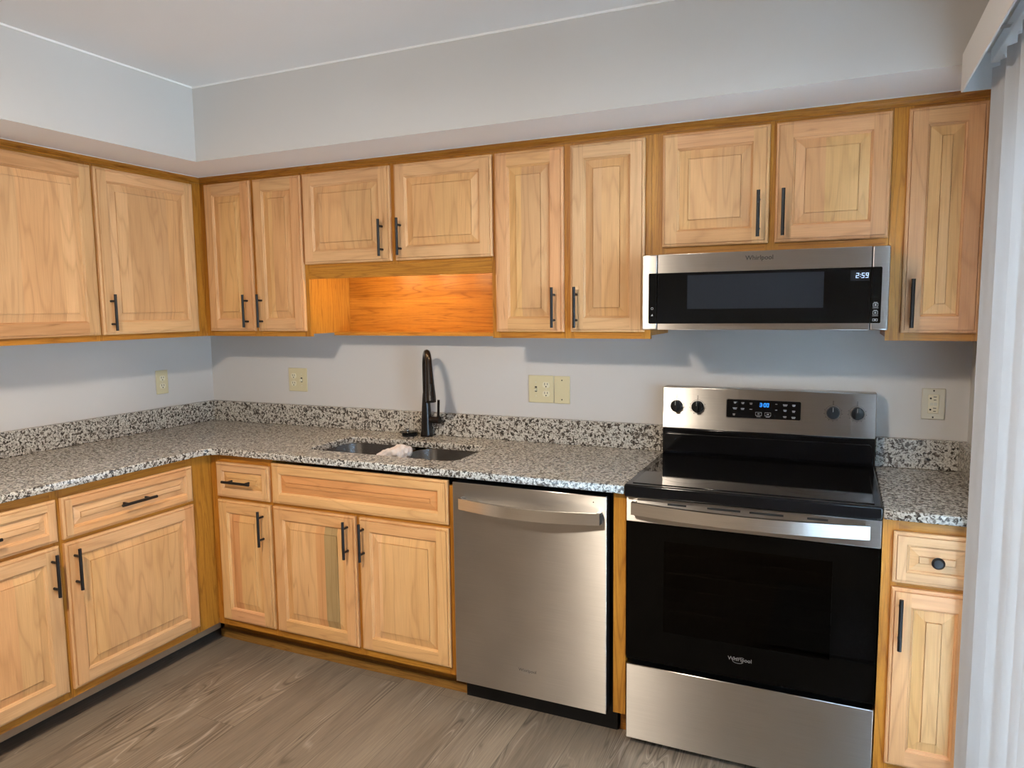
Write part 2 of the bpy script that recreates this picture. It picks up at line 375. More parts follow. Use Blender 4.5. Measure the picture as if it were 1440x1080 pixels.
# oak scribe moulding along the top of the wall cabinets, with the painted caulk line above it
y1 = -DU - 0.014; zt_ = SOFB - 0.003
cp = [(0.0005, 2.1065), (0.006, 2.1065), (0.006, 2.1135), (0.0105, 2.1165), (0.0140, 2.1215), (0.0140, zt_), (0.0005, zt_)]
b = MB(3)
for (o0, za), (o1, zb) in zip(cp, cp[1:] + cp[:1]):
    q = [(DU + o0, -DU - o0, za), (XR - 0.002, -DU - o0, za), (XR - 0.002, -DU - o1, zb), (DU + o1, -DU - o1, zb)]
    b.face(q, [(p[0], p[2] - p[1] + 4) for p in q], (0.86, 0.80, 0.74))
    q = [(DU + o0, -1.38, za), (DU + o0, -DU - o0, za), (DU + o1, -DU - o1, zb), (DU + o1, -1.38, zb)]
    b.face(q, [(p[1], p[2] - p[0] + 7) for p in q], (0.86, 0.80, 0.74))
b.face([(DU + o, -1.38, z) for o, z in cp], None, (0.86, 0.80, 0.74)); b.face([(XR - 0.002, -DU - o, z) for o, z in cp], None, (0.86, 0.80, 0.74))
struct('trim_3', b, 'oak')
b = MB(); b.box((DU + 0.012, y1 - 0.002, SOFB - 0.003), (XR - 0.002, -DU, SOFB - 0.0003)); b.box((DU, -1.38, SOFB - 0.003), (DU + 0.014, y1, SOFB - 0.0003))
struct('trim_4', b, 'bead')
# sliding door: frame, two sashes, panes
dr = bpy.data.objects.new('door_1', None); C.objects.link(dr); dr.location = (XR + 0.06, (DY0 + DY1) / 2, 0); tag(dr, SLABEL['door_1'], 'door', kind='structure')
b = MB(); x0, x1 = XR + 0.03, XR + 0.09
for a, c in ((DY0 - 0.05, DY0 - 0.001), (DY1 + 0.001, DY1 + 0.05), ((DY0 + DY1) / 2 - 0.045, (DY0 + DY1) / 2 + 0.045)): b.box((x0, a, 0.001), (x1, c, DZ1 - 0.001))
b.box((x0, DY1 + 0.05, 0.001), (x1, DY0 - 0.05, 0.09)); b.box((x0, DY1 + 0.05, DZ1 - 0.08), (x1, DY0 - 0.05, DZ1 - 0.001))
b.build('frame', 'white', dr, dr.location)
b = MB(); b.box((XR + 0.055, DY1 + 0.045, 0.085), (XR + 0.06, DY0 - 0.045, DZ1 - 0.075)); b.build('glass_pane', 'pane', dr, dr.location)

# ---------------------------------------------------------------- raised-panel doors
RND = random.Random(11)
def jit(t, a=0.05): k = 1 + RND.uniform(-a, a); return tuple(x * k * (1 + RND.uniform(-a, a) * 0.35) for x in t)
PINK = (1.06, 0.95, 0.93); YEL = (1.03, 1.025, 0.87); OLI = (0.60, 0.68, 0.62); TAN = (0.93, 0.90, 0.86); PALE = (1.10, 1.08, 1.05); MID = (1, 1, 1); RED = (0.92, 0.76, 0.62); HONEY = (1.02, 1.0, 0.88)
def panel_door(x0, x1, z0, z1, yb, boards=None, fwid=0.052, slope=0.028, stiles=None, rails=None, seed=0, horiz=False):
    """One raised-panel front as a height field on nested rectangles: moulded edge, flat frame, bead, groove, fielded panel."""
    w_, h_, t = x1 - x0, z1 - z0, 0.0190
    prof = [(0.0, -0.0070), (0.0040, -0.0042), (0.0086, -0.0040), (0.0088, -0.0064), (0.0102, -0.0064), (0.0105, 0.0), (fwid, 0.0), (fwid + 0.0012, -0.0030), (fwid + 0.005, -0.0052),
            (fwid + 0.0075, -0.0100), (fwid + 0.0095, -0.0100), (fwid + 0.0095 + slope, -0.0040), (fwid + 0.0097 + slope, -0.0072), (fwid + 0.0110 + slope, -0.0072), (fwid + 0.0113 + slope, -0.0012)]
    def H(d):
        if d >= prof[-1][0]: return prof[-1][1]
        for (a, ha), (b_, hb) in zip(prof, prof[1:]):
            if d <= b_: return ha + (hb - ha) * (d - a) / (b_ - a)
    ds = [p[0] for p in prof]
    boards = boards or [(1.0, MID)]
    tot = sum(q[0] for q in boards); span0, span1 = fwid, (h_ if horiz else w_) - fwid; cuts = []; acc = 0
    for q in boards[:-1]: acc += q[0] / tot; cuts.append(span0 + (span1 - span0) * acc)
    def grid(L, extra): return sorted(set([round(d, 6) for d in ds] + [round(L - d, 6) for d in ds] + [round(e, 6) for e in extra]))
    gx, gy = grid(w_, [] if horiz else cuts), grid(h_, cuts if horiz else [])
    mb = MB(seed); r = random.Random(seed * 7 + 1)
    offs = [(r.uniform(0, 50), r.uniform(0, 50)) for _ in range(12)]
    st = stiles or [jit(MID), jit(MID)]; rl = rails or [jit(MID), jit(MID)]
    for i in range(len(gx) - 1):
        for j in range(len(gy) - 1):
            xa, xb, ya, yb2 = gx[i], gx[i + 1], gy[j], gy[j + 1]; cx, cy = (xa + xb) / 2, (ya + yb2) / 2
            dx, dy = min(cx, w_ - cx), min(cy, h_ - cy)
            if dx > fwid + 0.0078 and dy > fwid + 0.0078:
                pos = cy if horiz else cx; k = sum(1 for c in cuts if pos > c); tint = boards[k][1]; o = offs[4 + k]; vert = not horiz
            elif dx < fwid or (dy > fwid and dx <= dy): k = 0 if cx < w_ / 2 else 1; tint = st[k]; o = offs[k]; vert = True
            else: k = 0 if cy > h_ / 2 else 1; tint = rl[k]; o = offs[2 + k]; vert = False
            cor = []
            for px, py in ((xa, ya), (xb, ya), (xb, yb2), (xa, yb2)):
                d = min(px, w_ - px, py, h_ - py); cor.append((x0 + px, yb - t - H(d), z0 + py, px, py))
            uvf = (lambda p: (p[4] + o[0], p[3] + o[1])) if vert else (lambda p: (p[3] + o[0], p[4] + o[1]))
            diag = 0 if (cx < w_ / 2) == (cy < h_ / 2) else 1
            tris = [(0, 1, 2), (0, 2, 3)] if diag == 0 else [(0, 1, 3), (1, 2, 3)]
            if max(c[1] for c in cor) - min(c[1] for c in cor) < 1e-7 or abs(dx - dy) > 0.03: tris = [(0, 1, 2, 3)]
            for tr in tris: mb.face([cor[q][:3] for q in tr], [uvf(cor[q]) for q in tr], tint)
    # edge band and back
    e = yb - t - prof[0][1]
    for (a, c) in (((0, 0), (w_, 0)), ((w_, 0), (w_, h_)), ((w_, h_), (0, h_)), ((0, h_), (0, 0))):
        q = [(x0 + a[0], e, z0 + a[1]), (x0 + c[0], e, z0 + c[1]), (x0 + c[0], yb, z0 + c[1]), (x0 + a[0], yb, z0 + a[1])]
        vert = a[0] == c[0]
        mb.face(q, [(p[2] if vert else p[0], p[1]) for p in q], st[0])
    mb.face([(x0, yb, z0), (x0, yb, z1), (x1, yb, z1), (x1, yb, z0)], None, st[0])
    return mb

def pull(x, z, yf, vertical=True, L=0.152):
    b = MB(); y = yf - 0.030
    if vertical:
        b.tube([(x, y, z - L / 2), (x, y, z + L / 2)], 0.0058, 14)
        for s in (-1, 1): b.tube([(x, yf + 0.004, z + s * 0.048), (x, y, z + s * 0.048)], 0.0048, 10)
    else:
        b.tube([(x - L / 2, y, z), (x + L / 2, y, z)], 0.0058, 14)
        for s in (-1, 1): b.tube([(x + s * 0.048, yf + 0.004, z), (x + s * 0.048, y, z)], 0.0048, 10)
    return b

def knob_mb(x, z, yf):
    b = MB(); b.lathe([(0.006, 0.004), (0.006, -0.012), (0.016, -0.018), (0.017, -0.023), (0.012, -0.028), (0, -0.029)], (x, yf, z), 24, axis='y'); return b

def seedof(t): return sum(ord(c) * (i + 1) for i, c in enumerate(t)) % 997
def cabinet(name, label, x0, x1, z0, z1, depth, rails, stiles, side='back', cx0=None, cx1=None, fronts=(), toe=None, group=None, hollow=False):
    """carcass + face frame (stiles x-ranges, rails z-ranges with optional x-range) + doors and drawers with their pulls."""
    T = Thing(name, label, 'cabinet', ((x0 + x1) / 2, -depth / 2, z0 if toe is None else 0.0), side, group)
    b = MB(seedof(label)); ca, cb = (cx0 if cx0 is not None else x0), (cx1 if cx1 is not None else x1)
    if hollow:
        b.box((ca, -depth + 0.0195, z0 + 0.012), (ca + 0.016, -0.002, z1 - 0.001), 'z'); b.box((cb - 0.016, -depth + 0.0195, z0 + 0.012), (cb, -0.002, z1 - 0.001), 'z')
        b.box((ca + 0.016, -depth + 0.0195, z0 + 0.012), (cb - 0.016, -0.002, z0 + 0.028), 'x'); b.box((ca + 0.016, -0.008, z0 + 0.028), (cb - 0.016, -0.002, z1 - 0.001), 'x')
    else: b.box((ca, -depth + 0.0195, z0 + 0.012), (cb, -0.002, z1 - 0.001), 'z')
    T.part('carcass', b, 'oak')
    b = MB(seedof(label) + 3)
    for a, c in stiles: b.box((a, -depth, z0), (c, -depth + 0.019, z1 - 0.001), 'z', jit((1, 1, 1), 0.07))
    for r in rails:
        xa, xb = (r[2], r[3]) if len(r) > 2 else (stiles[0][1], stiles[-1][0])
        b.box((xa + 0.0002, -depth + 0.0004, r[0]), (xb - 0.0002, -depth + 0.019, r[1]), 'x', jit((1, 1, 1), 0.07))
    T.part('face_frame', b, 'oak')
    if toe:
        b = MB(5); b.box((toe[0], -toe[2], toe[3] if len(toe) > 3 else 0.0), (toe[1], -toe[2] + 0.015, z0 + 0.011), 'x', (0.85, 0.78, 0.75)); T.part('toe_kick', b, 'vinyl_base' if side == 'left' else 'oak')
        if side == 'back': b = MB(6); b.box((toe[0], -toe[2] - 0.022, 0.0002), (toe[1], -toe[2] - 0.0002, 0.036), 'x', (0.62, 0.72, 1.2)); T.part('lit_toe_strip', b, 'oak')  # strip added proud of the toe kick to stand for its lit foot
    for f in fronts:
        kind = f['k']; yb = -depth - 0.0008
        mb = panel_door(f['x'][0], f['x'][1], f['z'][0], f['z'][1], yb, f.get('b'), f.get('fw', 0.052), f.get('sl', 0.028), f.get('st'), f.get('rl'), f.get('seed', len(T.e.children) + int(f['x'][0] * 100)), f.get('hz', False))
        d = T.part(kind, mb, 'maple')
        yf = yb - 0.019
        if 'h' in f:
            hx, hz, v = f['h']; T.part('handle', pull(hx, hz, yf, v), 'pull', d, smooth_angle=1)
        if 'knob' in f:
            T.part('knob', knob_mb(*f['knob'], yf), 'pull', d)
    return T

HU = 1.4995; ZU1 = SOFB - 0.0008
UR = [(ZUB, ZUB + 0.035), (ZDT - 0.012, ZU1 - 0.001)]
def dz(**k): return dict(z=(ZDB, ZDT), **k)
# ---- wall cabinets on the window-less side wall (run coordinates: x = world y)
cabinet('wall_cabinet', 'wide maple wall cabinet on the side wall, farthest from the room corner', -1.375, -0.8665, ZUB, ZU1, DU, UR,
        [(-1.375, -1.36), (-0.883, -0.8665)], 'left', fronts=[dz(k='door', x=(-1.366, -0.8718), b=[(.35, MID), (.42, (1.03, .97, .92)), (.23, PALE)], rl=[(0.86, .78, .72), (0.86, .76, .68)], h=(-1.33, HU, True))])
cabinet('wall_cabinet', 'maple wall cabinet with one wide door beside the room corner, above the lone outlet', -0.865, -0.3025, ZUB, ZU1, DU, UR,
        [(-0.865, -0.848), (-0.376, -DU - 0.0005)], 'left', cx1=-0.003, fronts=[dz(k='door', x=(-0.8587, -0.3613), b=[(.24, MID), (.5, TAN), (.26, (.98, .93, .84))], h=(-0.8225, HU, True))])
# ---- wall cabinets on the back wall
cabinet('wall_cabinet', 'maple wall cabinet with two narrow doors between room corner and lit niche', DU + 0.0005, 0.9365, ZUB, ZU1, DU, UR,
        [(DU + 0.0005, 0.356), (0.608, 0.657), (0.903, 0.9365)], fronts=[
            dz(k='door', x=(0.3416, 0.6223), b=[(.3, (.98, .95, .84)), (.7, YEL)], h=(0.5865, HU, True), st=[(.98, .93, .86), (.97, .86, .78)]),
            dz(k='door', x=(0.6428, 0.9171), b=[(.36, (.99, .97, .84)), (.64, (.92, .84, .75))], h=(0.673, HU, True), st=[(.98, .95, .9), (.96, .86, .80)])])
T = cabinet('wall_cabinet', 'short maple wall cabinet over the sink with a glowing open oak niche below', 0.9375, 1.8485, 1.690, ZU1, DU, [(1.690, 1.72), UR[1]],
        [(0.9375, 0.944), (1.372, 1.421), (1.844, 1.8485)], fronts=[
            dict(k='door', z=(1.7037, ZDT), x=(0.9254 + 0.003, 1.3854), b=[(.16, TAN), (.3, (.98, .92, .84)), (.54, (.93, .91, .84))], h=(1.348, 1.799, True)),
            dict(k='door', z=(1.7037, ZDT), x=(1.408, 1.8585), b=[(.42, (.99, .93, .82)), (.3, HONEY), (.28, (1.02, .98, .86))], h=(1.4385, 1.799, True))])
b = MB(31); b.box((0.9375, -DU + 0.001, 1.640), (1.8485, -DU + 0.019, 1.6895), 'x'); T.part('valance_rail', b, 'oak')
b = MB(37); b.box((0.9375, -0.010, 1.384), (1.8485, -0.0015, 1.6895), 'x', (1.0, 0.95, 0.9)); T.part('back_panel', b, 'oak')
b = MB(41); b.box((0.9375, -0.137, 1.381), (1.8485, -0.011, 1.396), 'x'); T.part('shelf', b, 'oak')
cabinet('wall_cabinet', 'tall two-door maple wall cabinet between lit niche and microwave', 1.8495, 2.4865, ZUB, ZU1, DU, UR,
        [(1.8495, 1.885), (2.143, 2.195), (2.454, 2.4865)], fronts=[
            dz(k='door', x=(1.8721, 2.1553), b=[(.34, (1.03, 1.02, .84)), (.66, TAN)], h=(2.1195, HU, True), st=[(1.02, .93, .90), (1.03, .90, .85)], rl=[(.98, .92, .80), (.93, .87, .75)]),
            dz(k='door', x=(2.1829, 2.4652), b=[(.40, (.90, .86, .80)), (.60, (1.0, .95, .82))], h=(2.209, HU, True))])
cabinet('wall_cabinet', 'short two-door maple cabinet mounted directly above the microwave', 2.4875, 3.2475, 1.6755, ZU1, DU, [(1.6755, 1.722), UR[1]],
        [(2.4875, 2.540), (2.874, 2.918), (3.240, 3.2475)], fronts=[
            dict(k='door', z=(1.7079, ZDT), x=(2.5287, 2.8855), b=[(.18, HONEY), (.36, (1.03, .95, .85)), (.46, (.97, .91, .85))], h=(2.8555, 1.8035, True), rl=[PINK, (1.0, .90, .80)], st=[(1.03, 1.0, .94), (1.05, 1.0, .92)]),
            dict(k='door', z=(1.7079, ZDT), x=(2.9061, 3.2598 - 0.0145), b=[(.42, (.97, .87, .80)), (.58, YEL)], h=(2.9335, 1.8035, True), rl=[PINK, PINK], st=[(.97, .88, .82), (.96, .85, .80)])])
cabinet('wall_cabinet', 'single narrow tall maple wall cabinet between microwave and vertical blinds', 3.2485, 3.5325, ZUB, ZU1, DU, UR,
        [(3.2485, 3.303), (3.487, 3.5325)], fronts=[dz(k='door', x=(3.291, 3.4995), b=[(.5, YEL), (.5, (1.03, 1.02, .88))], h=(3.319, HU, True), st=[(.96, .86, .80), (.94, .82, .76)], rl=[(.93, .85, .78), (1.03, .92, .86)])])

# ---- base cabinets
BR = [(ZBASE, ZBB + 0.012), (ZBT - 0.012, ZRB + 0.012), (ZRT - 0.012, ZC0 - 0.002)]
def dw(**k): return dict(k='drawer', z=(ZRB, ZRT), fw=0.034, sl=0.021, **k)
def dd(**k): return dict(k='door', z=(ZBB, ZBT), **k)
LO = (1.03, 0.99, 0.83); HB = 0.587
cabinet('base_cabinet', 'maple base cabinet at the open end of the side counter, drawer above door', -1.90, -1.3075, ZBASE, ZC0 - 0.001, DB, BR,
        [(-1.90, -1.870), (-1.330, -1.3075)], 'left', toe=(-1.90, -1.3075, TK, 0.028), fronts=[
            dw(x=(-1.879, -1.3172), b=[(1, MID)], hz=True, h=(-1.598, 0.7715, False)),
            dd(x=(-1.879, -1.3172), b=[(.6, (1, .97, .85)), (.16, (1.02, .92, .80)), (.24, (1.02, 1.0, .88))], h=(-1.349, HB, True))])
cabinet('base_cabinet', 'maple base cabinet of the side counter with wide drawer and door, touching the inner corner', -1.3065, -0.6135, ZBASE, ZC0 - 0.001, DB, BR,
        [(-1.3065, -1.283), (-0.745, -0.6135)], 'left', cx1=-0.003, toe=(-1.3065, -TK - 0.001, TK, 0.028), fronts=[
            dw(x=(-1.2968, -0.7292), b=[(1, MID)], hz=True, h=(-1.0105, 0.7715, False), rl=[(1.03, .92, .84), (1.03, .93, .82)]),
            dd(x=(-1.2968, -0.7292), b=[(.2, LO), (.44, (1, .96, .86)), (.36, (1.03, 1, .88))], h=(-1.2665, HB - 0.003, True), st=[(.98, .92, .84), (.99, .86, .76)])])
cabinet('base_cabinet', 'narrowest maple base cabinet next to the inner corner, small drawer over narrow door', DB + 0.0005, 0.9585, ZBASE, ZC0 - 0.001, DB, BR,
        [(DB + 0.0005, 0.668), (0.938, 0.9585)], toe=(TK + 0.023, 0.9585, TK), fronts=[
            dw(x=(0.6561, 0.9508), b=[(1, YEL)], hz=True, h=(0.797, 0.772, False)),
            dd(x=(0.6561, 0.9508), b=[(.12, PALE), (.24, RED), (.64, YEL)], h=(0.9145, HB - 0.002, True), st=[YEL, HONEY], rl=[HONEY, PINK])])
cabinet('base_cabinet', 'maple sink base cabinet with a blank false drawer front above two doors', 0.9595, 1.8315, ZBASE, 0.846, DB, [BR[0], BR[1], (ZRT - 0.012, 0.8455)],
        [(0.9595, 0.978), (1.373, 1.417), (1.796, 1.8315)], toe=(0.9595, 1.8315, TK), hollow=True, fronts=[
            dict(k='false_front', z=(ZRB, ZRT + 0.018), x=(0.9668, 1.8098), fw=0.040, sl=0.026, b=[(1, (0.92, .72, .54))], hz=True, st=[HONEY, HONEY], rl=[HONEY, HONEY]),
            dd(x=(0.9668, 1.386), b=[(.14, LO), (.40, (1.03, 1.0, .90)), (.14, (.97, .84, .70)), (.20, OLI), (.12, LO)], h=(1.3515, HB + 0.003, True), st=[(.97, .90, .80), (.98, .88, .76)], rl=[(.98, .90, .78), LO]),
            dd(x=(1.4041, 1.8098), b=[(.18, PALE), (.42, (1.03, 1, .86)), (.40, (.98, .93, .76))], h=(1.428, HB + 0.003, True), st=[(.97, .90, .8), LO], rl=[(.97, .87, .74), LO])])
cabinet('base_cabinet', 'narrow maple base cabinet with a round drawer knob, between range and blinds', 3.2480, 3.5325, ZBASE, ZC0 - 0.001, DB, BR,
        [(3.2480, 3.289), (3.486, 3.5325)], toe=(3.2480, 3.5325, TK), fronts=[
            dw(x=(3.2766, 3.497), b=[(1, MID)], hz=True, knob=(3.387, 0.776)),
            dd(x=(3.2766, 3.497), b=[(.28, (1.02, 1.0, .84)), (.72, (1.06, 1.03, .90))], h=(3.3005, 0.584, True), st=[(1.05, .94, .87), (1.03, .9, .8)], rl=[PINK, PINK])])
T = Thing('filler_panel', 'narrow oak filler panel between the dishwasher and the range', 'panel', (2.4625, -DB / 2, 0))
b = MB(8); b.box((2.4405, -DB, ZBASE - 0.005), (2.4835, -DB + 0.6, ZC0 - 0.001), 'z'); T.part('panel', b, 'oak')
b = MB(9); b.box((2.4475, -TK - 0.02, 0), (2.4835, -TK, ZBASE - 0.006), 'x', (.85, .78, .75)); T.part('toe_kick', b, 'oak')

# ---------------------------------------------------------------- countertops
def arc(cx, cy, r, a0, a1, n=8): return [(cx + r * math.cos(math.radians(a0 + (a1 - a0) * k / n)), cy + r * math.sin(math.radians(a0 + (a1 - a0) * k / n))) for k in range(n + 1)]
def slab(name, outer, holes, z0, z1, parent, org, bev=0.004):
    cu = bpy.data.curves.new(name, 'CURVE'); cu.dimensions = '2D'; cu.fill_mode = 'BOTH'; cu.extrude = (z1 - z0) / 2 - bev; cu.bevel_depth = bev; cu.bevel_resolution = 2; cu.offset = -bev
    for poly in [outer] + holes:
        sp = cu.splines.new('POLY'); sp.points.add(len(poly) - 1); sp.use_cyclic_u = True
        for p, q in zip(sp.points, poly): p.co = (q[0] - org[0], q[1] - org[1], 0, 1)
    tmp = bpy.data.objects.new('tmp', cu); C.objects.link(tmp)
    me = bpy.data.meshes.new_from_object(tmp.evaluated_get(bpy.context.evaluated_depsgraph_get())); bpy.data.objects.remove(tmp)
    me.transform(Matrix.Translation((0, 0, (z0 + z1) / 2 - org[2]))); me.materials.clear(); me.materials.append(MAT['granite'])
    o = bpy.data.objects.new(name, me); C.objects.link(o); o.parent = parent; return o
SX0, SX1, SY0, SY1 = 1.062, 1.778, -0.515, -0.190
T = Thing('countertop', 'long L-shaped speckled granite countertop with the sink cutout', 'countertop', (1.2, -0.33, ZC0))
outer = [(0.001, -0.001), (0.001, -1.92), (DC, -1.92)] + arc(DC + 0.07, -DC - 0.07, 0.07, 180, 90) + [(2.4835, -DC), (2.4835, -0.001)]
rr = 0.055
hole = arc(SX1 - rr, SY1 - rr, rr, 0, 90) + arc(SX0 + rr, SY1 - rr, rr, 90, 180) + arc(SX0 + rr, SY0 + rr, rr, 180, 270) + arc(SX1 - rr, SY0 + rr, rr, 270, 360)
slab('slab', outer, [hole], ZC0, ZC, T.e, T.org)
b = MB(); b.box((BST + 0.001, -BST, ZC + 0.0005), (2.4835, -0.001, ZBS)); T.part('backsplash', b, 'granite', bevel=0.0015, seg=1)
b = MB(); b.box((0.001, -1.92, ZC + 0.0005), (BST, -0.001, ZBS)); T.part('backsplash', b, 'granite', bevel=0.0015, seg=1)
T = Thing('countertop', 'short speckled granite countertop beside the range by the blinds', 'countertop', (3.39, -0.33, ZC0))
slab('slab', [(3.2478, -0.001), (3.2478, -DC), (XR - 0.0015, -DC), (XR - 0.0015, -0.001)], [], ZC0, ZC, T.e, T.org)
b = MB(); b.box((3.2478, -BST, ZC + 0.0005), (XR - 0.0015, -0.001, ZBS)); T.part('backsplash', b, 'granite', bevel=0.0015, seg=1)
b = MB(); b.box((XR - BST, -DC + 0.01, ZC + 0.0005), (XR - 0.0015, -BST - 0.001, ZBS)); T.part('side_splash', b, 'granite', bevel=0.0015, seg=1)

# ---------------------------------------------------------------- sink
T = Thing('sink', 'double-bowl stainless steel sink set under the granite countertop', 'sink', (1.42, -0.35, 0.70))
def rrect(x0, x1, y0, y1, r, n=6): return arc(x1 - r, y1 - r, r, 0, 90, n) + arc(x0 + r, y1 - r, r, 90, 180, n) + arc(x0 + r, y0 + r, r, 180, 270, n) + arc(x1 - r, y0 + r, r, 270, 360, n)
def bowl(x0, x1, y0, y1, zt, zb):
    b = MB(); rings = []
    for ins, z, r in ((0.0, zt, 0.075), (0.004, zt - 0.10, 0.075), (0.010, zb + 0.035, 0.075), (0.022, zb + 0.010, 0.075), (0.045, zb, 0.06)):
        rings.append([(p[0], p[1], z) for p in rrect(x0 + ins, x1 - ins, y0 + ins, y1 - ins, r)])
    for a, c in zip(rings, rings[1:]):
        n = len(a); per = 0
        for k in range(n):
            k2 = (k + 1) % n; L = (Vector(a[k2]) - Vector(a[k])).length
            b.face([a[k], a[k2], c[k2], c[k]], [(a[k][2], per), (a[k2][2], per + L), (c[k2][2], per + L), (c[k][2], per)], smooth=True); per += L
    b.face(rings[-1], [(p[0], p[1]) for p in rings[-1]])
    return b
zt = ZC0 - 0.0008
T.part('bowl', bowl(SX0 - 0.008, 1.432, SY0 - 0.008, SY1 + 0.008, zt, 0.70), 'sink')
T.part('bowl', bowl(1.446, SX1 + 0.008, SY0 - 0.008, SY1 + 0.008, zt, 0.70), 'sink')
b = MB(); b.box((1.4325, SY0 + 0.05, zt - 0.016), (1.4455, SY1 - 0.05, zt - 0.010)); T.part('divider', b, 'sink', bevel=0.002)
for xd in (1.247, 1.616):
    b = MB(); b.lathe([(0.0, 0.0006), (0.030, 0.0006), (0.042, 0.003), (0.045, 0.0006)], (xd, -0.34, 0.7005), 24); T.part('drain', b, 'chrome')

# ---------------------------------------------------------------- faucet
FX, FY = 1.39, -0.068
T = Thing('faucet', 'tall dark bronze gooseneck pull-down kitchen faucet behind the sink', 'faucet', (FX, FY, ZC))
b = MB(); b.lathe([(0.0, 0), (0.0285, 0), (0.029, 0.004), (0.0275, 0.012), (0.0235, 0.09), (0.0185, 0.165), (0.0155, 0.20), (0.0, 0.20)], (FX, FY, ZC + 0.0005), 28); T.part('body', b, 'bronze')
sd = Vector((0.60, -0.80, 0)); pts = [Vector((FX, FY, ZC + 0.195)), Vector((FX, FY, ZC + 0.30))]; R = 0.080
for k in range(1, 13):
    a = PI - PI * 0.93 * k / 12; pts.append(Vector((FX, FY, ZC + 0.312)) + sd * (R + R * math.cos(a)) + Vector((0, 0, R * math.sin(a))))
b = MB(); b.tube(pts, 0.0145, 18); T.part('spout', b, 'bronze')
e = pts[-1]; dn = (pts[-1] - pts[-2]).normalized()
b = MB(); hp = [e - dn * 0.005, e + dn * 0.02, e + dn * 0.07, e + dn * 0.125, e + dn * 0.152]; b.tube(hp, [0.0150, 0.0158, 0.0185, 0.0222, 0.0228], 20); head = T.part('spray_head', b, 'bronze')
side = sd.cross(Vector((0, 0, 1))); outw = (sd * 0.75 + side * 0.0)
q = e + dn * 0.085 + sd * 0.0175
b = MB(); b.tube([q - dn * 0.014, q + dn * 0.022], 0.006, 10); T.part('spray_button', b, 'black_plastic', head)
b = MB(); b.tube([(FX + 0.015, FY, 0.993), (FX + 0.072, FY - 0.004, 0.993)], [0.0155, 0.0165], 18)
b.tube([(FX + 0.066, FY - 0.006, 1.0), (FX + 0.068, FY - 0.008, 1.02), (FX + 0.075, FY - 0.016, 1.088)], [0.0075, 0.0058, 0.0062], 12); T.part('lever_handle', b, 'bronze')
# ---------------------------------------------------------------- sink stopper and dish cloth
T = Thing('sink_stopper', 'black sink stopper with chrome knob lying beside the faucet', 'stopper', (1.305, -0.085, ZC))
b = MB(); b.lathe([(0, 0), (0.036, 0), (0.037, 0.010), (0.034, 0.014), (0, 0.014)], (1.308, -0.085, ZC + 0.0006), 24); T.part('plug', b, 'black_plastic')
b = MB(); b.lathe([(0, 0.0142), (0.043, 0.0155), (0.044, 0.019), (0.030, 0.022), (0.0, 0.023)], (1.301, -0.085, ZC + 0.0006), 24); T.part('flange', b, 'enamel')
b = MB(); b.lathe([(0.005, 0.022), (0.005, 0.030), (0.010, 0.032), (0.010, 0.036), (0.0, 0.037)], (1.298, -0.088, ZC + 0.0006), 16); T.part('knob', b, 'chrome')

def rag():
    """A wrung terry cloth flopped over the sink divider: a thick twisted roll with soft folds."""
    b = MB(); path = [Vector(p) for p in ((1.380, -0.452, 0.897), (1.402, -0.447, 0.900), (1.432, -0.438, 0.906), (1.462, -0.428, 0.911), (1.488, -0.420, 0.9125), (1.507, -0.414, 0.911), (1.519, -0.410, 0.907))]
    rad = [0.009, 0.017, 0.026, 0.033, 0.035, 0.030, 0.017]; N, S = 40, 5; rings = []
    P = []; Rr = []
    for i in range(len(path) - 1):
        for k in range(S):
            t = k / S; P.append(path[i].lerp(path[i + 1], t)); Rr.append(rad[i] + (rad[i + 1] - rad[i]) * t)
    P.append(path[-1]); Rr.append(rad[-1])
    for i, p in enumerate(P):
        d = (P[min(i + 1, len(P) - 1)] - P[max(i - 1, 0)]).normalized(); x = d.cross(Vector((0, 0, 1))).normalized(); y = x.cross(d)
        ring = []
        for k in range(N):
            a = 2 * PI * k / N; s = i / len(P)
            r = Rr[i] * (1 + 0.13 * math.sin(3 * a + 16 * s) + 0.06 * math.sin(7 * a - 24 * s + 1.0) + 0.05 * math.sin(2 * a + 60 * s))
            ring.append(p + x * math.cos(a) * r + y * math.sin(a) * r * 0.85)
        rings.append(ring)
    for i in range(len(P) - 1):
        for k in range(N): b.face([rings[i][k], rings[i][(k + 1) % N], rings[i + 1][(k + 1) % N], rings[i + 1][k]], smooth=True)
    b.face(list(reversed(rings[0])), smooth=True); b.face(rings[-1], smooth=True)
    o = b.build('dish_cloth', 'cloth', None, (1.48, -0.44, 0.87))
    return tag(o, 'crumpled pinkish-white dish cloth draped over the sink divider', 'cloth')
rag()

